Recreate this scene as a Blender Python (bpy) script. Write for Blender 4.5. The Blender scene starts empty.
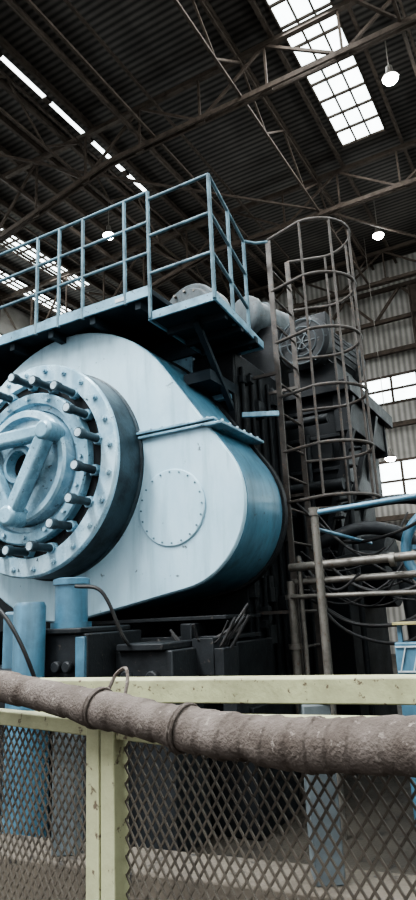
import bpy, bmesh, math, random
from mathutils import Vector as V, Matrix, noise
rnd = random.Random(7)

# ------------------------------------------------------------------ frames
YAW = math.radians(29)
O = V((0.115, 4.655, 0))
HALL = Matrix(((math.cos(YAW), math.sin(YAW), 0, O.x),
               (-math.sin(YAW), math.cos(YAW), 0, O.y),
               (0, 0, 1, 0), (0, 0, 0, 1)))
FY = math.radians(40)
FEN = Matrix(((math.cos(FY), math.sin(FY), 0, -0.16),
              (-math.sin(FY), math.cos(FY), 0, 1.0),
              (0, 0, 1, 0), (0, 0, 0, 1)))

# ------------------------------------------------------------------ materials
def mat(name, c1, c2=None, rough=0.5, metal=0.0, scale=4.0, bump=0.1, mix=(0.45, 0.7),
        spots=None, streak=1.0, emit=0.0, wave=None, fine=60.0, rvar=0.2, drips=None, spec=0.5):
    m = bpy.data.materials.new(name); m.use_nodes = True
    nt = m.node_tree; N = nt.nodes; L = nt.links
    b = N['Principled BSDF']
    b.inputs['Metallic'].default_value = metal
    b.inputs['Specular IOR Level'].default_value = spec
    tc = N.new('ShaderNodeTexCoord')
    mp = N.new('ShaderNodeMapping'); mp.inputs['Scale'].default_value = (1, 1, streak)
    mp.inputs['Rotation'].default_value = (0, 0, YAW)
    L.new(tc.outputs['Object'], mp.inputs['Vector'])
    n = N.new('ShaderNodeTexNoise'); n.inputs['Scale'].default_value = scale
    n.inputs['Detail'].default_value = 8; n.inputs['Roughness'].default_value = 0.65
    L.new(mp.outputs[0], n.inputs['Vector'])
    r = N.new('ShaderNodeValToRGB')
    c2 = c2 or tuple(x * 0.5 for x in c1)
    r.color_ramp.elements[0].position = mix[0]; r.color_ramp.elements[0].color = (*c1, 1)
    r.color_ramp.elements[1].position = mix[1]; r.color_ramp.elements[1].color = (*c2, 1)
    L.new(n.outputs['Fac'], r.inputs['Fac'])
    col = r.outputs['Color']
    def overlay(col, sc, zs, color, lo, hi, amount):
        mpp = N.new('ShaderNodeMapping'); mpp.inputs['Scale'].default_value = (1, 1, zs)
        L.new(tc.outputs['Object'], mpp.inputs['Vector'])
        n2 = N.new('ShaderNodeTexNoise'); n2.inputs['Scale'].default_value = sc
        n2.inputs['Detail'].default_value = 10; n2.inputs['Roughness'].default_value = 0.6
        L.new(mpp.outputs[0], n2.inputs['Vector'])
        r2 = N.new('ShaderNodeMapRange'); r2.inputs['From Min'].default_value = lo; r2.inputs['From Max'].default_value = hi
        r2.inputs['To Max'].default_value = amount
        L.new(n2.outputs['Fac'], r2.inputs['Value'])
        mx = N.new('ShaderNodeMixRGB'); L.new(r2.outputs[0], mx.inputs['Fac'])
        L.new(col, mx.inputs['Color1']); mx.inputs['Color2'].default_value = (*color, 1)
        return mx.outputs['Color']
    if drips:
        col = overlay(col, 9, 0.10, drips, 0.50, 0.72, 0.6)
        col = overlay(col, 2.3, 0.8, drips, 0.50, 0.75, 0.5)
    if spots:
        col = overlay(col, scale * 5, 1, spots[0], spots[1], spots[1] + 0.05, 1.0)
    hsrc = None
    if wave:
        axis, wsc, wc, wb = wave
        w = N.new('ShaderNodeTexWave'); w.bands_direction = axis
        w.inputs['Scale'].default_value = wsc
        mpw = N.new('ShaderNodeMapping'); mpw.inputs['Rotation'].default_value = (0, 0, YAW)
        L.new(tc.outputs['Object'], mpw.inputs['Vector']); L.new(mpw.outputs[0], w.inputs['Vector'])
        mx = N.new('ShaderNodeMixRGB'); mx.blend_type = 'MULTIPLY'; mx.inputs['Fac'].default_value = wc
        L.new(col, mx.inputs['Color1']); L.new(w.outputs['Color'], mx.inputs['Color2'])
        col = mx.outputs['Color']
        bw = N.new('ShaderNodeBump'); bw.inputs['Strength'].default_value = wb
        bw.inputs['Distance'].default_value = 0.05
        L.new(w.outputs['Fac'], bw.inputs['Height']); hsrc = bw
    L.new(col, b.inputs['Base Color'])
    mr = N.new('ShaderNodeMapRange')
    mr.inputs['To Min'].default_value = max(0.02, rough - rvar); mr.inputs['To Max'].default_value = min(1, rough + rvar)
    L.new(n.outputs['Fac'], mr.inputs['Value']); L.new(mr.outputs[0], b.inputs['Roughness'])
    if bump:
        nf = N.new('ShaderNodeTexNoise'); nf.inputs['Scale'].default_value = fine
        nf.inputs['Detail'].default_value = 4
        L.new(tc.outputs['Object'], nf.inputs['Vector'])
        bp = N.new('ShaderNodeBump'); bp.inputs['Strength'].default_value = bump
        bp.inputs['Distance'].default_value = 0.01
        L.new(nf.outputs['Fac'], bp.inputs['Height'])
        if hsrc: L.new(hsrc.outputs[0], bp.inputs['Normal'])
        L.new(bp.outputs[0], b.inputs['Normal'])
    if emit:
        L.new(col, b.inputs['Emission Color']); b.inputs['Emission Strength'].default_value = emit
    return m

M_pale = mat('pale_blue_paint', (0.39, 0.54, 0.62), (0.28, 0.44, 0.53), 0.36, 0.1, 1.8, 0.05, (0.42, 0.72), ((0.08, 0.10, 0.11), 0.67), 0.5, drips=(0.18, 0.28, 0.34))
M_disc = mat('worn_flange_paint', (0.38, 0.53, 0.61), (0.18, 0.32, 0.41), 0.28, 0.2, 3.5, 0.08, (0.42, 0.62), ((0.04, 0.055, 0.065), 0.63), drips=(0.11, 0.19, 0.24))
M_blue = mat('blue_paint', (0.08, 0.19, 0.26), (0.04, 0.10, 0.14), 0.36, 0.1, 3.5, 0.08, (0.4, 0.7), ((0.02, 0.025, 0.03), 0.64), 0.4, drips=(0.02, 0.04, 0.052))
M_mid = mat('mid_blue_paint', (0.21, 0.36, 0.45), (0.09, 0.18, 0.235), 0.3, 0.15, 5, 0.08, (0.42, 0.68), ((0.025, 0.033, 0.04), 0.62), drips=(0.045, 0.08, 0.105))
M_rimd = mat('shaded_grimy_rim', (0.028, 0.048, 0.06), (0.01, 0.015, 0.019), 0.45, 0.1, 4, 0.15, (0.4, 0.65), spec=0.3)  # dark tone paints in the rim's shade as well as its grime
M_cylb = mat('cylinder_blue_paint', (0.07, 0.165, 0.235), (0.038, 0.09, 0.13), 0.4, 0.1, 5, 0.08, drips=(0.027, 0.046, 0.057))
M_rail = mat('railing_paint', (0.08, 0.145, 0.18), (0.03, 0.052, 0.066), 0.5, 0, 6, 0.1, spec=0.3)
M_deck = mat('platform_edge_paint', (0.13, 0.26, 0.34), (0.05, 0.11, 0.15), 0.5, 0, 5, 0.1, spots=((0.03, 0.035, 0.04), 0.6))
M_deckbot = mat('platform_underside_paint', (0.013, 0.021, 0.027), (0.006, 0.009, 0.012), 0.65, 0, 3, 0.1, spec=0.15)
M_dark = mat('oily_dark_steel', (0.010, 0.0115, 0.013), (0.004, 0.0045, 0.005), 0.5, 0.0, 4, 0.2, spots=((0.030, 0.025, 0.022), 0.63), spec=0.15)
M_dark2 = mat('sooty_steel', (0.017, 0.019, 0.021), (0.007, 0.008, 0.009), 0.5, 0.0, 5, 0.2, spots=((0.055, 0.046, 0.039), 0.63), spec=0.2)
M_grey = mat('dusty_grey_casing', (0.07, 0.085, 0.093), (0.027, 0.033, 0.037), 0.5, 0.0, 5, 0.15, spots=((0.045, 0.038, 0.032), 0.6), drips=(0.022, 0.026, 0.026), spec=0.3)
M_steel = mat('dull_steel_pipe', (0.13, 0.12, 0.105), (0.05, 0.043, 0.038), 0.45, 0.4, 8, 0.15, spots=((0.09, 0.052, 0.033), 0.6))
M_cage = mat('ladder_steel', (0.07, 0.062, 0.056), (0.032, 0.026, 0.023), 0.55, 0.1, 9, 0.15, spots=((0.12, 0.075, 0.05), 0.6), spec=0.25)
M_bolt = mat('bolt_steel', (0.36, 0.46, 0.52), (0.14, 0.19, 0.22), 0.4, 0.2, 20, 0.1)
M_hose = mat('rubber_hose', (0.015, 0.015, 0.016), (0.035, 0.031, 0.028), 0.55, 0, 12, 0.1, spec=0.3)
M_truss = mat('roof_steel', (0.044, 0.034, 0.027), (0.021, 0.016, 0.013), 0.75, 0.0, 5, 0.1, spec=0.1)
M_roof = mat('corrugated_roof_sheet', (0.070, 0.062, 0.055), (0.032, 0.028, 0.025), 0.75, 0.0, 0.6, 0, (0.35, 0.7), wave=('Y', 1.9, 0.8, 0.9), spec=0.15)
M_wall = mat('corrugated_wall_sheet', (0.26, 0.245, 0.225), (0.15, 0.14, 0.125), 0.7, 0, 0.8, 0, (0.35, 0.7), wave=('X', 1.6, 0.5, 0.8), spec=0.2)
M_glass = mat('daylit_glazing', (0.84, 0.92, 0.93), (0.58, 0.69, 0.70), 0.4, 0, 1.2, 0, (0.48, 0.78), emit=6.5)
M_floor = mat('oily_concrete', (0.028, 0.024, 0.019), (0.012, 0.010, 0.008), 0.7, 0, 2, 0.3, spots=((0.01, 0.009, 0.008), 0.58), spec=0.2)
M_conc = mat('kerb_concrete', (0.095, 0.078, 0.060), (0.048, 0.039, 0.031), 0.85, 0, 3, 0.4, spots=((0.022, 0.019, 0.016), 0.6))
M_cream = mat('cream_painted_steel', (0.33, 0.33, 0.205), (0.21, 0.208, 0.13), 0.6, 0, 9, 0.2, (0.45, 0.75), ((0.10, 0.075, 0.052), 0.60), spec=0.3)
M_mesh = mat('expanded_metal', (0.085, 0.072, 0.058), (0.04, 0.033, 0.027), 0.6, 0.0, 9, 0.1, spec=0.25)
M_wrap = mat('cloth_wrapping', (0.118, 0.099, 0.088), (0.062, 0.050, 0.043), 0.9, 0, 16, 0.35, (0.4, 0.65), fine=260, spots=((0.17, 0.147, 0.13), 0.60), spec=0.1)
M_yellow = mat('yellow_paint', (0.30, 0.26, 0.12), (0.18, 0.155, 0.08), 0.5, 0, 6, 0.1)
M_white = mat('off_white_paint', (0.40, 0.44, 0.46), (0.25, 0.28, 0.30), 0.5, 0, 6, 0.1)
M_post = mat('grey_blue_post_paint', (0.10, 0.118, 0.128), (0.055, 0.066, 0.073), 0.6, 0, 6, 0.1)
M_lamp = mat('lamp_glow', (1.0, 1.0, 1.0), (1.0, 1.0, 1.0), 0.4, 0, 1, 0, emit=60)

# ------------------------------------------------------------------ builders
def smooth_pts(pts, n=8, closed=False):
    P = [V(p) for p in pts]
    if len(P) < 3: return P
    out = []; m = len(P)
    rng = range(m) if closed else range(m - 1)
    for i in rng:
        p1 = P[i]; p2 = P[(i + 1) % m]
        p0 = P[i - 1] if (closed or i > 0) else p1 * 2 - p2
        p3 = P[(i + 2) % m] if (closed or i < m - 2) else p2 * 2 - p1
        for k in range(n):
            t = k / n
            out.append(0.5 * ((2 * p1) + (p2 - p0) * t + (2 * p0 - 5 * p1 + 4 * p2 - p3) * t * t + (3 * p1 - p0 - 3 * p2 + p3) * t ** 3))
    if not closed: out.append(P[-1])
    return out

class B:
    def __init__(s, M): s.bm = bmesh.new(); s.M = M
    def v(s, p): return s.bm.verts.new(s.M @ V(p))
    def face(s, vs):
        try: return s.bm.faces.new(vs)
        except ValueError: return None
    def box(s, u0, u1, v0, v1, z0, z1):
        vs = [s.v((x, y, z)) for z in (z0, z1) for y in (v0, v1) for x in (u0, u1)]
        for f in ((0, 2, 3, 1), (4, 5, 7, 6), (0, 1, 5, 4), (2, 6, 7, 3), (0, 4, 6, 2), (1, 3, 7, 5)):
            s.face([vs[i] for i in f])
        return s
    def prism(s, poly, v0, v1, ch=0.0):
        """poly in (u,z); front at v0 (chamfered), back at v1"""
        n = len(poly); cu = sum(p[0] for p in poly) / n; cz = sum(p[1] for p in poly) / n
        def ins(p):
            d = V((p[0] - cu, p[1] - cz)); l = d.length
            return (cu + d.x * (l - ch) / l, cz + d.y * (l - ch) / l)
        rows = []
        if ch: rows.append([s.v((ins(p)[0], v0, ins(p)[1])) for p in poly])
        rows.append([s.v((p[0], v0 + ch, p[1])) for p in poly])
        rows.append([s.v((p[0], v1, p[1])) for p in poly])
        s.face(rows[0]); s.face(rows[-1][::-1])
        for a, b in zip(rows, rows[1:]):
            for i in range(n): s.face([a[i], b[i], b[(i + 1) % n], a[(i + 1) % n]])
        return s
    def poly(s, pts, z0, z1):
        a = [s.v((p[0], p[1], z0)) for p in pts]; b = [s.v((p[0], p[1], z1)) for p in pts]
        s.face(a[::-1]); s.face(b); n = len(pts)
        for i in range(n): s.face([a[i], a[(i + 1) % n], b[(i + 1) % n], b[i]])
        return s
    def beam(s, p0, p1, w, h=None, up=(0, 0, 1)):
        h = h or w; p0 = V(p0); p1 = V(p1); d = (p1 - p0)
        if d.length < 1e-6: return s
        d.normalize(); up = V(up)
        if abs(d.dot(up)) > 0.98: up = V((1, 0, 0))
        a = d.cross(up).normalized(); b = a.cross(d)
        vs = []
        for p in (p0, p1):
            for x, y in ((-1, -1), (1, -1), (1, 1), (-1, 1)):
                vs.append(s.v(p + a * x * w / 2 + b * y * h / 2))
        s.face(vs[0:4][::-1]); s.face(vs[4:8])
        for i in range(4): s.face([vs[i], vs[(i + 1) % 4], vs[4 + (i + 1) % 4], vs[4 + i]])
        return s
    def lathe(s, c, ax, prof, seg=48, cap=True):
        c = V(c); ax = V(ax).normalized()
        t = V((0, 0, 1)) if abs(ax.z) < 0.9 else V((1, 0, 0))
        a = ax.cross(t).normalized(); b = ax.cross(a)
        rows = []
        for r, h in prof:
            rows.append([s.v(c + ax * h + (a * math.cos(2 * math.pi * k / seg) + b * math.sin(2 * math.pi * k / seg)) * r) for k in range(seg)])
        for x, y in zip(rows, rows[1:]):
            for i in range(seg): s.face([x[i], x[(i + 1) % seg], y[(i + 1) % seg], y[i]])
        if cap:
            s.face(rows[0][::-1]); s.face(rows[-1])
        return s
    def cyl(s, p0, p1, r, seg=20, r2=None):
        p0 = V(p0); p1 = V(p1); h = (p1 - p0).length
        return s.lathe(p0, p1 - p0, [(r, 0), (r if r2 is None else r2, h)], seg)
    def tube(s, pts, r, seg=8, closed=False, sm=0, rf=None):
        P = smooth_pts(pts, sm, closed) if sm else [V(p) for p in pts]
        m = len(P); rows = []; a = None
        for i, p in enumerate(P):
            if closed: d = P[(i + 1) % m] - P[i - 1]
            else: d = P[min(i + 1, m - 1)] - P[max(i - 1, 0)]
            if d.length < 1e-9: d = V((0, 0, 1))
            d.normalize()
            if a is None:
                t = V((0, 0, 1)) if abs(d.z) < 0.9 else V((1, 0, 0)); a = d.cross(t).normalized()
            else:
                a = (a - d * a.dot(d)).normalized()
            b = d.cross(a)
            rr = rf(i, m) if rf else r
            rows.append([s.v(p + (a * math.cos(2 * math.pi * k / seg) + b * math.sin(2 * math.pi * k / seg)) * (rr if not callable(rr) else rr(k))) for k in range(seg)])
        pairs = list(zip(rows, rows[1:]))
        if closed: pairs.append((rows[-1], rows[0]))
        for x, y in pairs:
            for i in range(seg): s.face([x[i], x[(i + 1) % seg], y[(i + 1) % seg], y[i]])
        if not closed: s.face(rows[0][::-1]); s.face(rows[-1])
        return s

class G:
    def __init__(s, name, M=HALL):
        s.e = bpy.data.objects.new(name, None); bpy.context.scene.collection.objects.link(s.e)
        s.e.empty_display_size = 0.2; s.M = M; s.parts = []
    def part(s, name, m, bev=0.0):
        b = B(s.M); s.parts.append((name, m, b, bev)); return b
    def done(s):
        for name, m, b, bev in s.parts:
            finish(b, name, m, bev, s.e)

def finish(b, name, m, bev=0.0, parent=None):
    bmesh.ops.recalc_face_normals(b.bm, faces=b.bm.faces)
    me = bpy.data.meshes.new(name); b.bm.to_mesh(me); b.bm.free()
    me.polygons.foreach_set('use_smooth', [True] * len(me.polygons))
    me.set_sharp_from_angle(angle=math.radians(35))
    me.materials.append(m)
    o = bpy.data.objects.new(name, me); bpy.context.scene.collection.objects.link(o)
    if bev:
        md = o.modifiers.new('bevel', 'BEVEL'); md.width = bev; md.segments = 2; md.limit_method = 'ANGLE'
    if parent: o.parent = parent
    return o
def single(name, m, fn, M=HALL, bev=0.0):
    b = B(M); fn(b); return finish(b, name, m, bev)

# ------------------------------------------------------------------ hall shell
U0, U1, VV0, VV1, ZR = -16.0, 9.0, -14.0, 18.0, 14.0
single('floor', M_floor, lambda b: b.box(U0, U1, VV0, VV1, -0.2, 0.0))
sky = [(-1.58, -0.40, -13.0, 11.2), (-13.0, -12.1, -6.0, 13.2), (-7.38, -7.24, -4.0, 9.8), (-14.9, -14.2, -6.0, 15.5), (3.0, 5.0, -13.0, 11.2), (-5.5, -3.5, -13.0, -3.0)]  # last entry: extra roof glazing added behind camera to light front faces
def roof(b):
    us = sorted(set([U0, U1] + [x for s in sky for x in s[:2]]))
    for a, c in zip(us, us[1:]):
        op = [s for s in sky if s[0] <= a + 1e-6 and s[1] >= c - 1e-6]
        if op:
            s = op[0]
            if s[2] > VV0: b.box(a, c, VV0, s[2], ZR, ZR + 0.06)
            b.box(a, c, s[3], VV1, ZR, ZR + 0.06)
        else: b.box(a, c, VV0, VV1, ZR, ZR + 0.06)
single('ceiling', M_roof, roof)
for i, s in enumerate(sky):
    g = G('window_%d' % (i + 1))
    g.part('glazing', M_glass).box(s[0], s[1], s[2], s[3], ZR + 0.02, ZR + 0.05)
    fr = g.part('glazing_bars', M_truss)
    w = s[1] - s[0]
    if w > 0.3:
        v = s[2]
        while v <= s[3]:
            fr.box(s[0], s[1], v - 0.025, v + 0.025, ZR - 0.05, ZR + 0.01); v += 0.62
        nn = 3
        for k in range(nn + 1):
            u = s[0] + w * k / nn
            fr.box(u - 0.018, u + 0.018, s[2], s[3], ZR - 0.06, ZR + 0.01)
    else:
        v = s[2]
        while v <= s[3]:
            fr.box(s[0], s[1], v - 0.1, v + 0.1, ZR - 0.04, ZR + 0.01); v += 1.6
    g.done()

def wall_with_bands(b, along, c0, c1, p, t, bands, H=ZR):
    z = 0
    for z0, z1 in bands + [(H, H)]:
        if along == 'u': b.box(c0, c1, p, p + t, z, z0)
        else: b.box(p, p + t, c0, c1, z, z0)
        z = z1
bb = [(5.0, 6.4), (8.5, 9.5)]
single('wall_back', M_wall, lambda b: wall_with_bands(b, 'u', U0, U1, VV1, 0.1, bb))
single('wall_left', M_wall, lambda b: wall_with_bands(b, 'v', VV0, VV1, U0 - 0.1, 0.1, [(5.2, 6.3), (9.0, 12.6)]))
single('wall_right', M_wall, lambda b: wall_with_bands(b, 'v', VV0, VV1, U1, 0.1, [(5.2, 7.3), (9.0, 12.0)]))
wn = len(sky)
def wall_window(along, c0, c1, p, z0, z1, step):
    global wn; wn += 1
    g = G('window_%d' % wn); a = g.part('glazing', M_glass); f = g.part('mullions', M_truss)
    x = c0
    while x < c1:
        if along == 'u': f.box(x - 0.04, x + 0.04, p - 0.05, p + 0.02, z0, z1)
        else: f.box(p - 0.05, p + 0.05, x - 0.04, x + 0.04, z0, z1)
        x += step
    zs = [z0, (z0 + z1) / 2, z1] if z1 - z0 < 1.5 else [z0 + (z1 - z0) * k / 4 for k in range(5)]
    for z in zs:
        if along == 'u': f.box(c0, c1, p - 0.05, p + 0.02, z - 0.04, z + 0.04)
        else: f.box(p - 0.05, p + 0.05, c0, c1, z - 0.04, z + 0.04)
    if along == 'u': a.box(c0, c1, p + 0.03, p + 0.06, z0, z1)
    else: a.box(p - 0.02, p + 0.02, c0, c1, z0, z1)
    g.done()
for z0, z1 in bb: wall_window('u', U0, U1, VV1, z0, z1, 0.9)
for z0, z1 in [(5.2, 6.3), (9.0, 12.6)]: wall_window('v', VV0, VV1, U0 - 0.05, z0, z1, 0.9)
for z0, z1 in [(5.2, 7.3), (9.0, 12.0)]: wall_window('v', VV0, VV1, U1 + 0.05, z0, z1, 0.9)

# roof trusses
def truss(v):
    g = G('roof_truss'); c = g.part('chords', M_truss); w = g.part('web', M_truss)
    zb, zt = 12.55, 13.72
    bot = [(U0, 10.6), (-10.2, 11.75), (-6.3, zb), (U1, zb)]
    for a, b_ in zip(bot, bot[1:]):
        for dv in (-0.07, 0.07):
            c.beam((a[0], v + dv, a[1]), (b_[0], v + dv, b_[1]), 0.05, 0.12)
    c.beam((U0, v, zt), (U1, v, zt), 0.12, 0.12)
    def zbot(u):
        for a, b_ in zip(bot, bot[1:]):
            if a[0] <= u <= b_[0] + 1e-6: return a[1] + (b_[1] - a[1]) * (u - a[0]) / (b_[0] - a[0])
        return zb
    u = U0 + 0.4; k = 0; st = 1.7
    while u + st <= U1:
        w.beam((u, v, zbot(u)), (u, v, zt), 0.05)
        if k % 2: w.beam((u, v, zbot(u)), (u + st, v, zt), 0.06)
        else: w.beam((u, v, zt), (u + st, v, zbot(u + st)), 0.06)
        c.box(u - 0.12, u + 0.12, v - 0.02, v + 0.02, zbot(u) - 0.08, zbot(u) + 0.14)
        u += st; k += 1
    g.done()
for v in (-8.2, -3.2, 1.8, 6.8, 11.8, 16.8): truss(v)
def purl(b):
    u = U0 + 0.6
    while u < U1:
        if not any(s[0] - 0.05 < u < s[1] + 0.05 for s in sky):
            b.box(u - 0.03, u + 0.03, VV0, VV1, 13.8, 13.99)
            b.box(u - 0.03, u + 0.06, VV0, VV1, 13.78, 13.81)
        u += 0.85
single('roof_purlins', M_truss, purl)
def brace(b):
    vs = [-8.2, -3.2, 1.8, 6.8, 11.8, 16.8]
    for u in (-11.2, -7.3, -4.9, -2.6, 0.9, 4.6):
        for k, (a, c) in enumerate(zip(vs, vs[1:])):
            n = 4
            for z in (12.6, 13.6): b.beam((u, a, z), (u, c, z), 0.06)
            if u in (-7.3, -2.6):
                for j in range(n):
                    x0 = a + (c - a) * j / n; x1 = a + (c - a) * (j + 1) / n
                    b.beam((u, x0, 12.6 if j % 2 else 13.6), (u, x1, 13.6 if j % 2 else 12.6), 0.045)
    for k, (a, c) in enumerate(zip(vs, vs[1:])):
        for j, (u0, u1) in enumerate(((-11.2, -7.3), (-7.3, -2.6), (-2.6, 0.9), (0.9, 4.6))):
            if (k + j) % 2 == 0: b.beam((u0, a, 12.7), (u1, c, 12.7), 0.06)
    for z, u in ((13.0, -9.4), (13.2, -5.6)): b.cyl((u, VV0 + 1, z), (u, VV1 - 0.6, z), 0.05, 8)
single('roof_bracing', M_truss, brace)
g = G('hall_steel_frame'); b = g.part('girders', M_truss)
for z in (11.4, 12.6): b.beam((U0 + .3, 17.5, z), (U1 - .3, 17.5, z), 0.14)
u = U0 + .3; k = 0
while u < U1 - 1.4:
    b.beam((u, 17.5, 11.4 if k % 2 else 12.6), (u + 1, 17.5, 12.6 if k % 2 else 11.4), 0.09); u += 1; k += 1
for z in (7.6, 10.3, 4.4): b.beam((U0 + .3, 17.7, z), (U1 - .3, 17.7, z), 0.16)
c = g.part('columns', M_truss)
for u in (-15.3, -10.0, -4.6, -1.2, 3.5):
    for du in (-0.18, 0.18): c.box(u + du - 0.02, u + du + 0.02, 17.3, 17.6, 0, 12.5)
    c.box(u - 0.18, u + 0.18, 17.43, 17.47, 0, 12.5)
g.done()

def hbl(u, v, z, top):
    g = G('high_bay_lamp')
    g.part('bulb', M_lamp).lathe((u, v, z), (0, 0, -1), [(0.14, -0.02), (0.17, 0.03), (0.13, 0.10), (0.04, 0.13)], 20)
    h = g.part('reflector_shade', M_steel); h.lathe((u, v, z), (0, 0, 1), [(0.18, -0.02), (0.16, 0.02), (0.08, 0.14), (0.07, 0.28)], 20)
    h.cyl((u, v, z + 0.28), (u, v, top), 0.012, 6); g.done()
    l = bpy.data.lights.new('high_bay_light', 'POINT'); l.energy = 90; l.shadow_soft_size = 0.15; l.color = (0.95, 1, 1)
    o = bpy.data.objects.new('high_bay_light', l); bpy.context.scene.collection.objects.link(o)
    o.location = HALL @ V((u, v, z - 0.3)); o.parent = g.e
for a in ((0.37, 8.1, 12.7, 14), (-1.5, 14.0, 12.7, 14), (-8.4, 9.4, 12.7, 14), (-2.4, 16.0, 6.1, 14)): hbl(*a)

# ------------------------------------------------------------------ press
CU, CZ = -1.82, 2.81       # main disc centre
def hull(c1, r1, c2, r2, n=40):
    d = V((c2[0] - c1[0], c2[1] - c1[1])); L = d.length; th = math.atan2(d.y, d.x); be = math.acos((r1 - r2) / L)
    out = []
    for k in range(n + 1):
        a = th + be + (2 * math.pi - 2 * be) * k / n; out.append((c1[0] + r1 * math.cos(a), c1[1] + r1 * math.sin(a)))
    for k in range(n // 2 + 1):
        a = th - be + 2 * be * k / (n // 2); out.append((c2[0] + r2 * math.cos(a), c2[1] + r2 * math.sin(a)))
    return out
g = G('forging_press')
big, small = (-1.75, 2.83), (-0.60, 2.36)
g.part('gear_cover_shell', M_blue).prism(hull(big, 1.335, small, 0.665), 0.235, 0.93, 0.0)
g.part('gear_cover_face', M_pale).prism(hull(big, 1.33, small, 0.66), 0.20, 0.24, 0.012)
b = g.part('gear_cover_back_flange', M_dark2, 0.005); b.prism(hull(big, 1.36, small, 0.69), 0.90, 0.97)
g.part('inspection_plate', M_pale).lathe((-0.60, 0.20, 2.36), (0, -1, 0), [(0.315, 0), (0.315, 0.012), (0.308, 0.018), (0.28, 0.018)], 64)
b = g.part('inspection_plate_bolts', M_rail)
for k in range(20):
    a = 2 * math.pi * k / 20
    b.cyl((-0.60 + 0.29 * math.cos(a), 0.182, 2.36 + 0.29 * math.sin(a)), (-0.60 + 0.29 * math.cos(a), 0.174, 2.36 + 0.29 * math.sin(a)), 0.008, 6)
b = g.part('split_flange', M_mid, 0.006)
b.box(-0.92, -0.15, 0.15, 0.22, 3.01, 3.035); b.box(-0.92, -0.15, 0.16, 0.22, 2.975, 3.0)
b.box(-0.24, -0.08, 0.15, 0.95, 2.965, 2.99)
b = g.part('split_flange_bolts', M_bolt)
for k in range(7):
    u = -0.88 + k * 0.11; b.cyl((u, 0.175, 3.035), (u, 0.175, 3.05), 0.01, 6)
for k in range(6):
    v = 0.2 + k * 0.13; b.cyl((-0.10, v, 2.99), (-0.10, v, 3.01), 0.012, 6)
# disc stack : h = distance out of cover face
ax = (0, -1, 0); c0 = (CU, 0.20, CZ); S = 0.955
def pr(l): return [(r * S, h - 0.09) for r, h in l]
g.part('flange_rim', M_rimd).lathe(c0, ax, [(0.955, 0.0), (0.955, 0.02), (0.94, 0.03), (0.94, 0.31)], 96)
g.part('flange_disc', M_disc).lathe(c0, ax, pr([(0.985, 0.40), (0.985, 0.43), (0.97, 0.445), (0.82, 0.445), (0.81, 0.40), (0.70, 0.40)]), 96)
g.part('stepped_ring', M_mid).lathe(c0, ax, pr([(0.70, 0.39), (0.70, 0.47), (0.685, 0.485), (0.60, 0.485), (0.585, 0.44), (0.54, 0.44), (0.53, 0.40)]), 96)
g.part('inner_cap', M_disc).lathe(c0, ax, pr([(0.53, 0.40), (0.52, 0.54), (0.50, 0.56), (0.45, 0.56), (0.43, 0.50), (0.2, 0.50)]), 96)
g.part('stud_groove', M_dark).lathe(c0, ax, pr([(0.805, 0.40), (0.805, 0.404), (0.705, 0.404), (0.705, 0.40)]), 96, cap=False)
g.part('centre_bore', M_dark).lathe(c0, ax, [(0.16, 0.41), (0.16, 0.415)], 32)
g.part('centre_boss', M_mid).lathe(c0, ax, pr([(0.19, 0.50), (0.185, 0.58), (0.16, 0.60), (0.13, 0.60), (0.12, 0.5)]), 48, cap=False)
b = g.part('triangular_spider', M_mid, 0.03)
tv = []
for a in (30, 150, 270):
    t = math.radians(a); tv.append((CU + 0.44 * math.cos(t), -0.35, CZ + 0.44 * math.sin(t)))
for i in range(3):
    p, q = V(tv[i]), V(tv[(i + 1) % 3])
    b.beam(p, q, 0.13, 0.13)
for p in tv:
    b.cyl((p[0], -0.22, p[2]), (p[0], -0.425, p[2]), 0.09, 24)
bn = g.part('rim_nuts', M_disc); bs = g.part('clamp_studs', M_rimd); bw = g.part('clamp_stud_ends', M_bolt); bsq = g.part('clamp_nuts', M_mid)
for k in range(24):
    a = 2 * math.pi * (k + 0.3) / 24; r = 0.875
    p = (CU + r * math.cos(a), -0.155, CZ + r * math.sin(a))
    bn.cyl(p, (p[0], -0.175, p[2]), 0.026, 6); bn.cyl((p[0], -0.175, p[2]), (p[0], -0.19, p[2]), 0.015, 8)
for k in range(18):
    a = 2 * math.pi * (k + 0.5) / 18; r = 0.725 if k % 2 else 0.76
    p = (CU + r * math.cos(a), -0.11, CZ + r * math.sin(a))
    bsq.cyl(p, (p[0], -0.17, p[2]), 0.05, 6)
    bs.cyl((p[0], -0.17, p[2]), (p[0], -0.37, p[2]), 0.034, 12)
    bs.cyl((p[0], -0.34, p[2]), (p[0], -0.40, p[2]), 0.044, 12)
    bw.cyl((p[0], -0.40, p[2]), (p[0], -0.406, p[2]), 0.033, 12)
for k in range(16):
    a = 2 * math.pi * k / 16; r = 0.61
    p = (CU + r * math.cos(a), -0.195, CZ + r * math.sin(a)); bn.cyl(p, (p[0], -0.22, p[2]), 0.018, 6)
# frame / body
b = g.part('press_frame', M_dark, 0.01)
b.box(-4.2, -0.35, 1.0, 5.0, 0, 3.94)
b.box(-4.2, -0.15, 0.35, 1.0, 0, 1.30)
b.box(-4.2, 0.0, 0.25, 0.98, 0, 0.85)
for u in (-2.6, -1.9, -1.2, -0.5): b.box(u - 0.05, u + 0.05, 0.18, 0.4, 0, 1.45)
b.box(-0.9, -0.35, 0.96, 1.0, 3.2, 3.94)
b = g.part('side_housing', M_dark, 0.01)
b.box(-0.4, 0.40, 2.1, 3.9, 3.72, 3.84)
b.box(-0.4, 0.22, 2.2, 3.8, 2.75, 3.72)
b.box(-0.4, 0.10, 2.4, 3.8, 0, 2.75)
b.poly([(0.22, 2.25), (0.34, 2.25), (0.34, 3.7), (0.22, 3.7)], 3.35, 3.72)
b.cyl((-0.3, 3.2, 1.9), (0.4, 3.2, 1.9), 0.4, 32)
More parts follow.
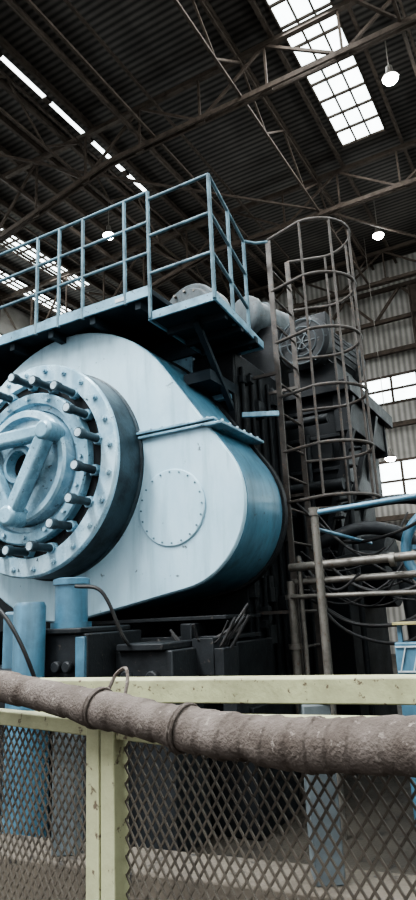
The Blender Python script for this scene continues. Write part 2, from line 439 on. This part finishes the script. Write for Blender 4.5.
b = g.part('side_housing_ribs', M_dark2, 0.005)
for v in (2.2, 2.9, 3.7): b.box(0.2, 0.36, v - 0.02, v + 0.02, 3.3, 3.72)
b.box(0.38, 0.42, 2.1, 3.9, 3.70, 3.86)
for v in (2.3, 3.2): b.beam((0.36, v, 3.7), (0.05, v, 2.4), 0.09)
b.beam((-0.05, 2.16, 2.0), (0.38, 2.16, 3.3), 0.07); b.beam((0.08, 2.16, 1.9), (0.5, 2.16, 3.1), 0.05)
for k in range(7):
    b.box(-0.02 + 0.06 * k, 0.10 + 0.06 * k, 2.10, 2.20, 2.05 + k * 0.17, 2.07 + k * 0.17)
for z in (2.9, 3.25, 3.55): b.box(-0.35, 0.24, 2.17, 2.2, z, z + 0.04)
b.box(-0.1, 0.15, 2.14, 2.2, 3.0, 3.2)
b = g.part('side_pipes', M_dark2)
for u, z in ((-0.2, 2.8), (-0.1, 3.3), (0.3, 3.0)): b.cyl((u, 2.12, 0.4), (u, 2.12, z), 0.03, 12)
b.cyl((-0.35, 1.95, 3.4), (0.2, 1.95, 3.4), 0.05, 12); b.cyl((-0.35, 1.95, 2.7), (0.3, 1.95, 2.7), 0.06, 12)
b = g.part('frame_brackets', M_mid, 0.006)
b.box(-1.02, -0.78, 0.93, 1.0, 3.80, 4.1); b.box(-0.60, -0.38, 0.90, 1.0, 3.45, 3.60)
b.beam((-0.3, 0.98, 3.28), (0.0, 1.15, 3.28), 0.04, 0.05)
b = g.part('frame_details', M_dark2, 0.004)
for k in range(26):
    z = rnd.uniform(0.9, 3.7); v = rnd.uniform(1.0, 2.0); w = rnd.uniform(0.04, 0.16)
    b.box(-0.35, -0.35 + rnd.uniform(0.03, 0.12), v, v + w, z, z + rnd.uniform(0.04, 0.25))
for k in range(24):
    u = rnd.uniform(-1.6, -0.1); z = rnd.uniform(0.85, 1.35); w = rnd.uniform(0.05, 0.2)
    b.box(u, u + w, 0.12 - rnd.uniform(0, .06), 0.3, z - rnd.uniform(0.05, 0.3), z)
for z in (1.32, 1.47): b.box(-1.7, -0.2, 0.28, 0.9, z, z + 0.03)
b = g.part('frame_conduits', M_dark)
for k in range(5): b.cyl((-0.33, 1.1 + k * 0.2, 0.9), (-0.33, 1.1 + k * 0.2, 3.8), 0.022, 10)
# base valves
b = g.part('valve_block', M_dark2, 0.01)
b.box(-1.45, -0.85, -0.55, 0.1, 0, 1.42); b.box(-1.42, -0.88, -0.58, 0.0, 1.42, 1.46); b.box(-2.2, -1.5, -0.6, 0.1, 0, 1.18)
b.box(-0.84, -0.35, -0.25, 0.2, 0, 1.28); b.box(-0.80, -0.40, -0.29, 0.2, 1.28, 1.33)
for u in (-1.1, -1.0): b.cyl((u, -0.6, 1.2), (u, -0.55, 1.2), 0.04, 16)
for u in (-0.72, -0.5): b.cyl((u, -0.3, 1.1), (u, -0.25, 1.1), 0.05, 16)
b = g.part('valve_block_panels', M_cylb, 0.006)
b.box(-0.93, -0.85, -0.58, -0.55, 0.9, 1.4)
b = g.part('hydraulic_cylinders', M_cylb)
b.lathe((-1.14, -0.38, 1.46), (0, 0, 1), [(0.15, 0), (0.15, 0.04), (0.12, 0.04), (0.12, 0.31), (0.135, 0.31), (0.135, 0.35), (0.10, 0.36)], 32)
b.lathe((-1.28, -0.66, 0.0), (0, 0, 1), [(0.15, 0), (0.15, 1.0), (0.112, 1.0), (0.112, 1.62), (0.10, 1.65)], 32)
b.lathe((-1.75, -0.30, 1.18), (0, 0, 1), [(0.12, 0), (0.12, 0.4), (0.10, 0.42)], 32)
g.done()

# flywheel, drum, motor above the deck
g = G('flywheel_housing')
g.part('casing', M_grey).lathe((-1.26, 1.66, 4.80), (0.15, 1, 0), [(0.12, -0.04), (0.14, 0), (0.36, 0.0), (0.38, 0.03), (0.42, 0.03), (0.44, 0.05), (0.44, 0.30), (0.42, 0.32), (0.30, 0.32)], 64)
b = g.part('casing_bolts', M_steel)
for k in range(16):
    a = 2 * math.pi * k / 16; b.cyl((-1.26 + .34 * math.cos(a), 1.68, 4.80 + .34 * math.sin(a)), (-1.26 + .34 * math.cos(a), 1.63, 4.80 + .34 * math.sin(a)), 0.016, 6)
g.part('bearing_pedestal', M_dark, 0.01).box(-1.75, -0.95, 1.75, 2.0, 3.95, 4.5)
g.done()
g = G('clutch_drum')
g.part('drum', M_grey).lathe((-0.82, 2.2, 4.92), (0.35, 1, 0), [(0.2, 0), (0.25, 0.02), (0.27, 0.05), (0.27, 0.12), (0.24, 0.14), (0.24, 0.3), (0.27, 0.32), (0.23, 0.34), (0.23, 0.7), (0.2, 0.72)], 48)
g.part('pedestal', M_dark, 0.01).box(-0.9, -0.4, 2.3, 2.8, 3.95, 4.75)
g.done()
g = G('electric_motor')
g.part('housing', M_dark2).lathe((-0.07, 2.15, 4.38), (0.1, 1, 0), [(0.2, 0), (0.26, 0.0), (0.31, 0.04), (0.31, 0.12), (0.28, 0.14), (0.28, 0.9), (0.31, 0.92), (0.31, 1.05), (0.2, 1.1)], 48)
b = g.part('end_grille', M_grey)
for rr in (0.09, 0.17, 0.26):
    b.tube([(-0.07 + rr * math.cos(2 * math.pi * k / 32), 2.13, 4.38 + rr * math.sin(2 * math.pi * k / 32)) for k in range(32)], 0.008, 6, True)
for k in range(6):
    a = 2 * math.pi * k / 6; b.beam((-0.07, 2.135, 4.38), (-0.07 + .29 * math.cos(a), 2.135, 4.38 + .29 * math.sin(a)), 0.012)
b = g.part('cooling_fins', M_dark2)
for k in range(24):
    a = 2 * math.pi * k / 24; c = (-0.055 + .29 * math.cos(a), 4.38 + .29 * math.sin(a))
    b.beam((c[0], 2.32, c[1]), (c[0] + .06, 3.0, c[1]), 0.015, 0.015)
g.part('feet', M_dark, 0.006).box(-0.32, 0.25, 2.3, 3.1, 3.845, 4.12)
g.part('terminal_box', M_dark2, 0.01).box(-0.16, 0.12, 2.5, 2.8, 4.62, 4.85)
g.done()

# decks
def rail_run(b, P, z0, z1, nmid=2, r=0.016):
    for k in range(nmid + 1):
        z = z1 - (z1 - z0) * k / (nmid + 1)
        for a, c in zip(P, P[1:]): b.cyl((a[0], a[1], z), (c[0], c[1], z), r, 10)
g = G('maintenance_platform')
g.part('upper_deck_fascia', M_deck, 0.004).box(-5.0, -0.62, -0.02, 0.0, 4.16, 4.26)
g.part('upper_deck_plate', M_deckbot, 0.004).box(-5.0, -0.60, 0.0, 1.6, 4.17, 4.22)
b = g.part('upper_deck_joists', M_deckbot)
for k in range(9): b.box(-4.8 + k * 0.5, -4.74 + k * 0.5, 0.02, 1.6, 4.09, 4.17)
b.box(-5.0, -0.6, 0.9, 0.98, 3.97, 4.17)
PP = [(-0.64, 0), (0.0, 0), (-0.10, 1.12), (-0.64, 1.12)]
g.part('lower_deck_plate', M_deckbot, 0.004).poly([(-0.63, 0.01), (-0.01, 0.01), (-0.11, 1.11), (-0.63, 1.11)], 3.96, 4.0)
b = g.part('lower_deck_fascia', M_deck, 0.003)
for a, c in zip(PP, PP[1:] + PP[:1]): b.beam((a[0], a[1], 3.975), (c[0], c[1], 3.975), 0.02, 0.075)
b = g.part('lower_deck_joists', M_deckbot)
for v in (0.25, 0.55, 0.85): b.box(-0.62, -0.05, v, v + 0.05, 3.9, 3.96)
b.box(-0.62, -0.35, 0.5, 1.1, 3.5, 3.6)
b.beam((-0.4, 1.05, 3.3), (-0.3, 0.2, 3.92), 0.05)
g.part('name_plate', M_white).box(-0.98, -0.88, -0.027, -0.02, 4.19, 4.225)
r = g.part('guard_rails', M_rail)
rail_run(r, [(-5.0, -0.01), (-0.62, -0.01)], 4.27, 5.18)
rail_run(r, [(-0.62, -0.01), (0.0, -0.01), (-0.20, 1.05)], 4.0, 5.1)
for u in (-0.62, -0.88, -1.36, -1.65, -1.93, -2.5, -3.1, -3.7, -4.3, -4.9): r.cyl((u, -0.01, 4.15 if u < -.7 else 3.95), (u, -0.01, 5.18), 0.018, 10)
for p in ((0.0, -0.01), (-0.10, 0.52), (-0.2, 1.05)): r.cyl((p[0], p[1], 3.95), (p[0], p[1], 5.1), 0.018, 10)
rail_run(r, [(-5.0, 1.58), (-1.9, 1.58)], 4.22, 5.2)
for u in (-1.9, -2.6, -3.3, -4.0, -4.7): r.cyl((u, 1.58, 4.2), (u, 1.58, 5.2), 0.018, 10)
r.tube([(-0.2, 1.05, 5.1), (-0.12, 1.15, 5.1), (0, 1.2, 5.1)], 0.016, 8)
r.tube([(-2.9, 0.9, 4.22), (-2.9, 0.9, 4.7), (-2.75, 0.9, 4.85), (-2.3, 0.9, 4.85), (-2.15, 0.9, 4.7), (-2.15, 0.9, 4.22)], 0.02, 8, sm=4)
g.done()

# caged ladder
g = G('caged_ladder')
b = g.part('stiles', M_cage)
for v in (1.2, 1.7): b.beam((0, v, 0), (0, v, 5.12), 0.022, 0.05)
b = g.part('rungs', M_cage); z = 0.3
while z < 5.0: b.cyl((0, 1.2, z), (0, 1.7, z), 0.012, 8); z += 0.3
b = g.part('cage_hoops', M_cage)
def hoop(z):
    pts = [(0, 1.2, z)]
    for k in range(17):
        a = -math.pi / 2 + math.pi * k / 16
        pts.append((0.38 + 0.37 * math.cos(a), 1.45 + 0.37 * math.sin(a), z))
    pts.append((0, 1.7, z)); return pts
for z in (5.12, 4.55, 4.0, 3.45, 2.92, 2.45):
    b.tube(hoop(z), 0.016, 8)
b = g.part('cage_straps', M_cage)
for a in (-90, -45, 0, 45, 90):
    t = math.radians(a); p = (0.38 + 0.37 * math.cos(t), 1.45 + 0.37 * math.sin(t))
    b.cyl((p[0], p[1], 2.45), (p[0], p[1], 5.12), 0.013, 8)
b = g.part('wall_ties', M_cage)
for z in (1.5, 2.6, 3.7):
    for v in (1.2, 1.7): b.beam((0, v, z), (-0.35, v, z), 0.03)
g.done()

# pipework
g = G('hydraulic_pipework')
b = g.part('steel_pipes', M_steel)
b.cyl((0.49, 0.5, 0), (0.49, 0.5, 2.24), 0.03, 16); b.cyl((0.49, 0.5, 2.2), (0.49, 0.5, 2.26), 0.04, 16)
b.cyl((0.04, 1.02, 0), (0.04, 1.02, 1.75), 0.035, 16); b.cyl((0.13, 1.02, 0), (0.13, 1.02, 1.95), 0.02, 16)
b.cyl((0.22, 1.3, 0), (0.22, 1.3, 1.85), 0.025, 16)
for z in (0.6, 1.2, 1.6): b.cyl((0.04, 1.02, z), (0.04, 1.02, z + 0.04), 0.055, 16)
b.cyl((0.05, 1.0, 1.86), (2.6, 1.0, 1.90), 0.035, 12); b.cyl((0.05, 1.05, 1.74), (2.6, 1.05, 1.74), 0.028, 12)
b.cyl((0.05, 0.98, 1.62), (1.1, 0.98, 1.6), 0.02, 12)
for u in (0.3, 0.9, 1.5): b.cyl((u, 1.0, 1.86), (u + .04, 1.0, 1.86), 0.055, 16)
b = g.part('blue_pipes', M_cylb)
b.cyl((0.49, 0.5, 2.22), (2.4, 0.5, 2.30), 0.022, 12); b.cyl((0.49, 0.5, 2.10), (0.49, 2.0, 2.10), 0.016, 12)
b = g.part('bent_pipes', M_dark2)
b.tube([(0.1, 1.6, 2.1), (0.6, 1.6, 2.2), (1.0, 1.7, 2.0), (1.1, 1.7, 1.5), (1.05, 1.7, 0.0)], 0.06, 16, sm=8)
b.tube([(0.1, 1.9, 1.9), (0.5, 1.9, 1.95), (0.8, 1.9, 1.7), (0.85, 1.9, 0.0)], 0.07, 16, sm=8)
b.tube([(0.2, 2.2, 2.5), (0.9, 2.2, 2.5), (1.3, 2.3, 2.2), (1.35, 2.3, 0.0)], 0.05, 16, sm=8)
b.box(0.75, 2.4, 2.2, 3.2, 0, 1.7)
h = g.part('hoses', M_hose)
def hose(p, q, sag, r=0.012):
    p = V(p); q = V(q); m = (p + q) / 2 - V((0, 0, sag))
    h.tube([p, p.lerp(m, .5) - V((rnd.uniform(-.04, .04), 0, sag * .3)), m, m.lerp(q, .5) - V((rnd.uniform(-.04, .04), 0, sag * .3)), q], r, 8, sm=6)
for k in range(7):
    hose((rnd.uniform(-0.8, -0.3), 0.06, rnd.uniform(1.3, 1.45)), (rnd.uniform(-0.3, 0.1), rnd.uniform(.1, .4), rnd.uniform(1.35, 1.6)), rnd.uniform(0.1, 0.35), rnd.uniform(.007, .014))
for k in range(14):
    hose((0.1, rnd.uniform(1.0, 2.0), rnd.uniform(1.6, 2.5)), (rnd.uniform(.6, 1.5), rnd.uniform(1, 2.2), rnd.uniform(1.5, 2.4)), rnd.uniform(0.1, 0.5), rnd.uniform(.007, .016))
h.tube([(-1.9, -0.7, 1.3), (-1.6, -0.8, 1.66), (-1.3, -0.92, 1.6), (-1.12, -0.88, 1.35), (-1.05, -0.7, 0.9)], 0.014, 8, sm=8)
h.tube([(-1.0, -0.5, 1.75), (-0.8, -0.45, 1.7), (-0.7, -0.35, 1.4), (-0.68, -0.3, 1.33)], 0.014, 8, sm=8)
b = g.part('wheel_flange', M_cylb)
b.tube([(1.26 + 0.34 * math.cos(2 * math.pi * k / 40), 1.5, 1.95 + 0.34 * math.sin(2 * math.pi * k / 40)) for k in range(40)], 0.045, 12, True)
b.cyl((1.26, 1.5, 1.95), (1.26, 1.62, 1.95), 0.1, 24)
for k in range(5):
    a = 2 * math.pi * k / 5 + .5; b.beam((1.26, 1.52, 1.95), (1.26 + .33 * math.cos(a), 1.52, 1.95 + .33 * math.sin(a)), 0.04)
b.cyl((1.26, 1.6, 0.0), (1.26, 1.6, 1.9), 0.05, 16)
g.done()

g = G('control_cabinet')
g.part('cabinet', M_cylb, 0.01).box(0.92, 1.5, 0.75, 0.9, 0, 1.25)
b = g.part('louvre_bars', M_white)
for k in range(6): b.beam((0.95 + k * 0.09, 0.74, 1.05), (1.0 + k * 0.09, 0.74, 1.22), 0.008)
for z in (1.05, 1.22): b.beam((0.93, 0.74, z), (1.48, 0.74, z), 0.01)
g.part('top_tray', M_yellow, 0.003).box(0.92, 1.5, 0.75, 0.9, 1.37, 1.39)
g.part('tray_posts', M_cylb).box(0.94, 0.97, 0.8, 0.83, 1.25, 1.37).box(1.4, 1.44, 0.8, 0.83, 1.25, 1.37)
g.done()

# ------------------------------------------------------------------ foreground
I4 = Matrix.Identity(4)
g = G('guard_barrier', I4)
A, Bp = V((-1.6, 3.02, 1.25)), V((1.5, 1.75, 1.25))
g.part('top_beam', M_cream, 0.005).beam(A, Bp, 0.10, 0.08)
g.part('lower_angle', M_cream, 0.003).beam(A + V((-.05, -.14, -.07)), Bp + V((-.05, -.14, -.07)), 0.06, 0.02)
b = g.part('posts', M_post, 0.005)
for t in (0.02, 0.33, 0.615, 0.97):
    p = A.lerp(Bp, t); b.beam((p.x, p.y, 0.70), (p.x, p.y, 1.21), 0.12, 0.09)
wl = g.part('concrete_kerb', M_conc, 0.01)
wl.beam((A.x, A.y, 0.35), (Bp.x, Bp.y, 0.35), 0.22, 0.70)
g.done()

g = G('mesh_fence', FEN)
b = g.part('frame', M_cream, 0.002)
Zt, Zb = 1.36, 0.12
S0, S1 = -1.5, 1.2
b.box(-0.030, -0.002, -0.022, 0.006, 0, Zt); b.box(0.002, 0.030, -0.022, 0.006, 0, Zt)
for s in (S0, S1): b.box(s - .03, s + .03, -0.02, 0.006, 0, Zt)
for a, c in ((S0, -0.03), (0.03, S1)):
    b.box(a, c, -0.018, 0.006, Zt - 0.022, Zt); b.box(a, c, -0.018, 0.006, Zb - 0.02, Zb + 0.02)
m = g.part('expanded_mesh', M_mesh)
def strands(a0, a1, z0, z1, px=0.0165, pz=0.0225):
    sl = pz / px; H = z1 - z0; W = a1 - a0
    for sg in (1, -1):
        c = -H / sl - px
        while c < W + H / sl + px:
            p, q = (c, 0.0), (c + sg * H / sl, H)
            def clip(x, z, x2, z2, lim):
                t = (lim - x) / (x2 - x); return lim, z + (z2 - z) * t
            if not (max(p[0], q[0]) <= 0 or min(p[0], q[0]) >= W):
                if p[0] < 0: p = clip(*p, *q, 0.0)
                elif p[0] > W: p = clip(*p, *q, W)
                if q[0] < 0: q = clip(*q, *p, 0.0)
                elif q[0] > W: q = clip(*q, *p, W)
                m.beam((a0 + p[0], 0.0 + sg * 0.0008, z0 + p[1]), (a0 + q[0], sg * 0.0008, z0 + q[1]), 0.0026, 0.0022, up=(0, 1, 0))
            c += px
strands(S0, -0.03, Zb, Zt - 0.015); strands(0.03, S1, Zb, Zt - 0.015)
g.done()

g = G('wrapped_pipe', FEN)
b = g.part('wrapped_tube', M_wrap)
pp = smooth_pts([(-1.5, -0.05, 1.435), (-0.9, -0.05, 1.43), (-0.5, -0.05, 1.42), (-0.227, -0.05, 1.406), (0.025, -0.05, 1.384), (0.211, -0.05, 1.368), (0.352, -0.05, 1.365), (0.482, -0.05, 1.374), (0.8, -0.05, 1.40), (1.2, -0.05, 1.41)], 60)
def rf(i, mm):
    s = i / mm * 2.7
    base = 0.0215 + 0.0035 * min(1, max(0, (i / mm - 0.35) / 0.3)) + 0.0009 * math.sin(s * 21 + 1) + 0.0005 * math.sin(s * 47 + 2)
    def f(k):
        a = 2 * math.pi * k / 32
        sp = ((s * 15 + a / (2 * math.pi)) % 1.0)
        return base + 0.0021 * sp + 0.0016 * noise.noise(V((s * 13, math.cos(a) * 0.9, math.sin(a) * 0.9)))
    return f
b.tube(pp, 0.03, 32, rf=rf)
t = g.part('binding_bands', M_wrap)
for s, z, rr in ((0.03, 1.384, 0.0258), (0.19, 1.369, 0.0275), (-0.25, 1.406, 0.0245), (0.62, 1.385, 0.028)):
    for ds in (0, 0.005):
        t.tube([(s + ds + 0.006 * math.sin(k * .26), -0.05 + rr * math.cos(2 * math.pi * k / 24), z + rr * math.sin(2 * math.pi * k / 24)) for k in range(24)], 0.0022, 6, True)
t.tube([(0.03, -0.03, 1.405), (0.035, -0.02, 1.425), (0.055, -0.02, 1.434), (0.07, -0.03, 1.42), (0.075, -0.04, 1.40)], 0.0025, 6, sm=6)
g.done()

# ------------------------------------------------------------------ light
def area(name, u, v, z, su, sv, e, col=(0.95, 0.985, 1.0)):
    l = bpy.data.lights.new(name, 'AREA'); l.shape = 'RECTANGLE'; l.size = su; l.size_y = sv; l.energy = e; l.color = col
    o = bpy.data.objects.new(name, l); bpy.context.scene.collection.objects.link(o)
    o.location = HALL @ V((u, v, z)); o.rotation_euler = (0, 0, -YAW)
    return o
area('added_rear_fill', -1.0, -1.0, 13.7, 1.05, 24, 2000)
area('added_rear_fill', 4.0, -1.0, 13.7, 2.0, 24, 1400)
area('added_rear_fill', -4.5, -8.0, 13.7, 2.0, 10, 7000)  # added lamp high behind the camera, brightens the press front
area('added_rear_fill', -12.5, 4.0, 13.7, 0.9, 18, 1000)
w = bpy.data.worlds.new('overcast_daylight'); bpy.context.scene.world = w; w.use_nodes = True
w.node_tree.nodes['Background'].inputs[0].default_value = (0.94, 0.96, 1.0, 1)
w.node_tree.nodes['Background'].inputs[1].default_value = 1.35
try: bpy.context.scene.view_settings.look = 'AgX - Medium High Contrast'
except Exception: pass

# ------------------------------------------------------------------ camera
p = math.radians(14.5); r = math.radians(2.7)
F = V((0, math.cos(p), math.sin(p))); R0 = V((1, 0, 0)); Uu = V((0, -math.sin(p), math.cos(p)))
R = R0 * math.cos(r) - Uu * math.sin(r); U = R0 * math.sin(r) + Uu * math.cos(r)
cam = bpy.data.cameras.new('camera'); co = bpy.data.objects.new('camera', cam); bpy.context.scene.collection.objects.link(co)
co.matrix_world = Matrix(((R.x, U.x, -F.x, 0), (R.y, U.y, -F.y, 0), (R.z, U.z, -F.z, 1.5), (0, 0, 0, 1)))
cam.sensor_fit = 'VERTICAL'; cam.sensor_height = 36; cam.lens = 640 / 900 * 36
cam.clip_start = 0.05
bpy.context.scene.camera = co
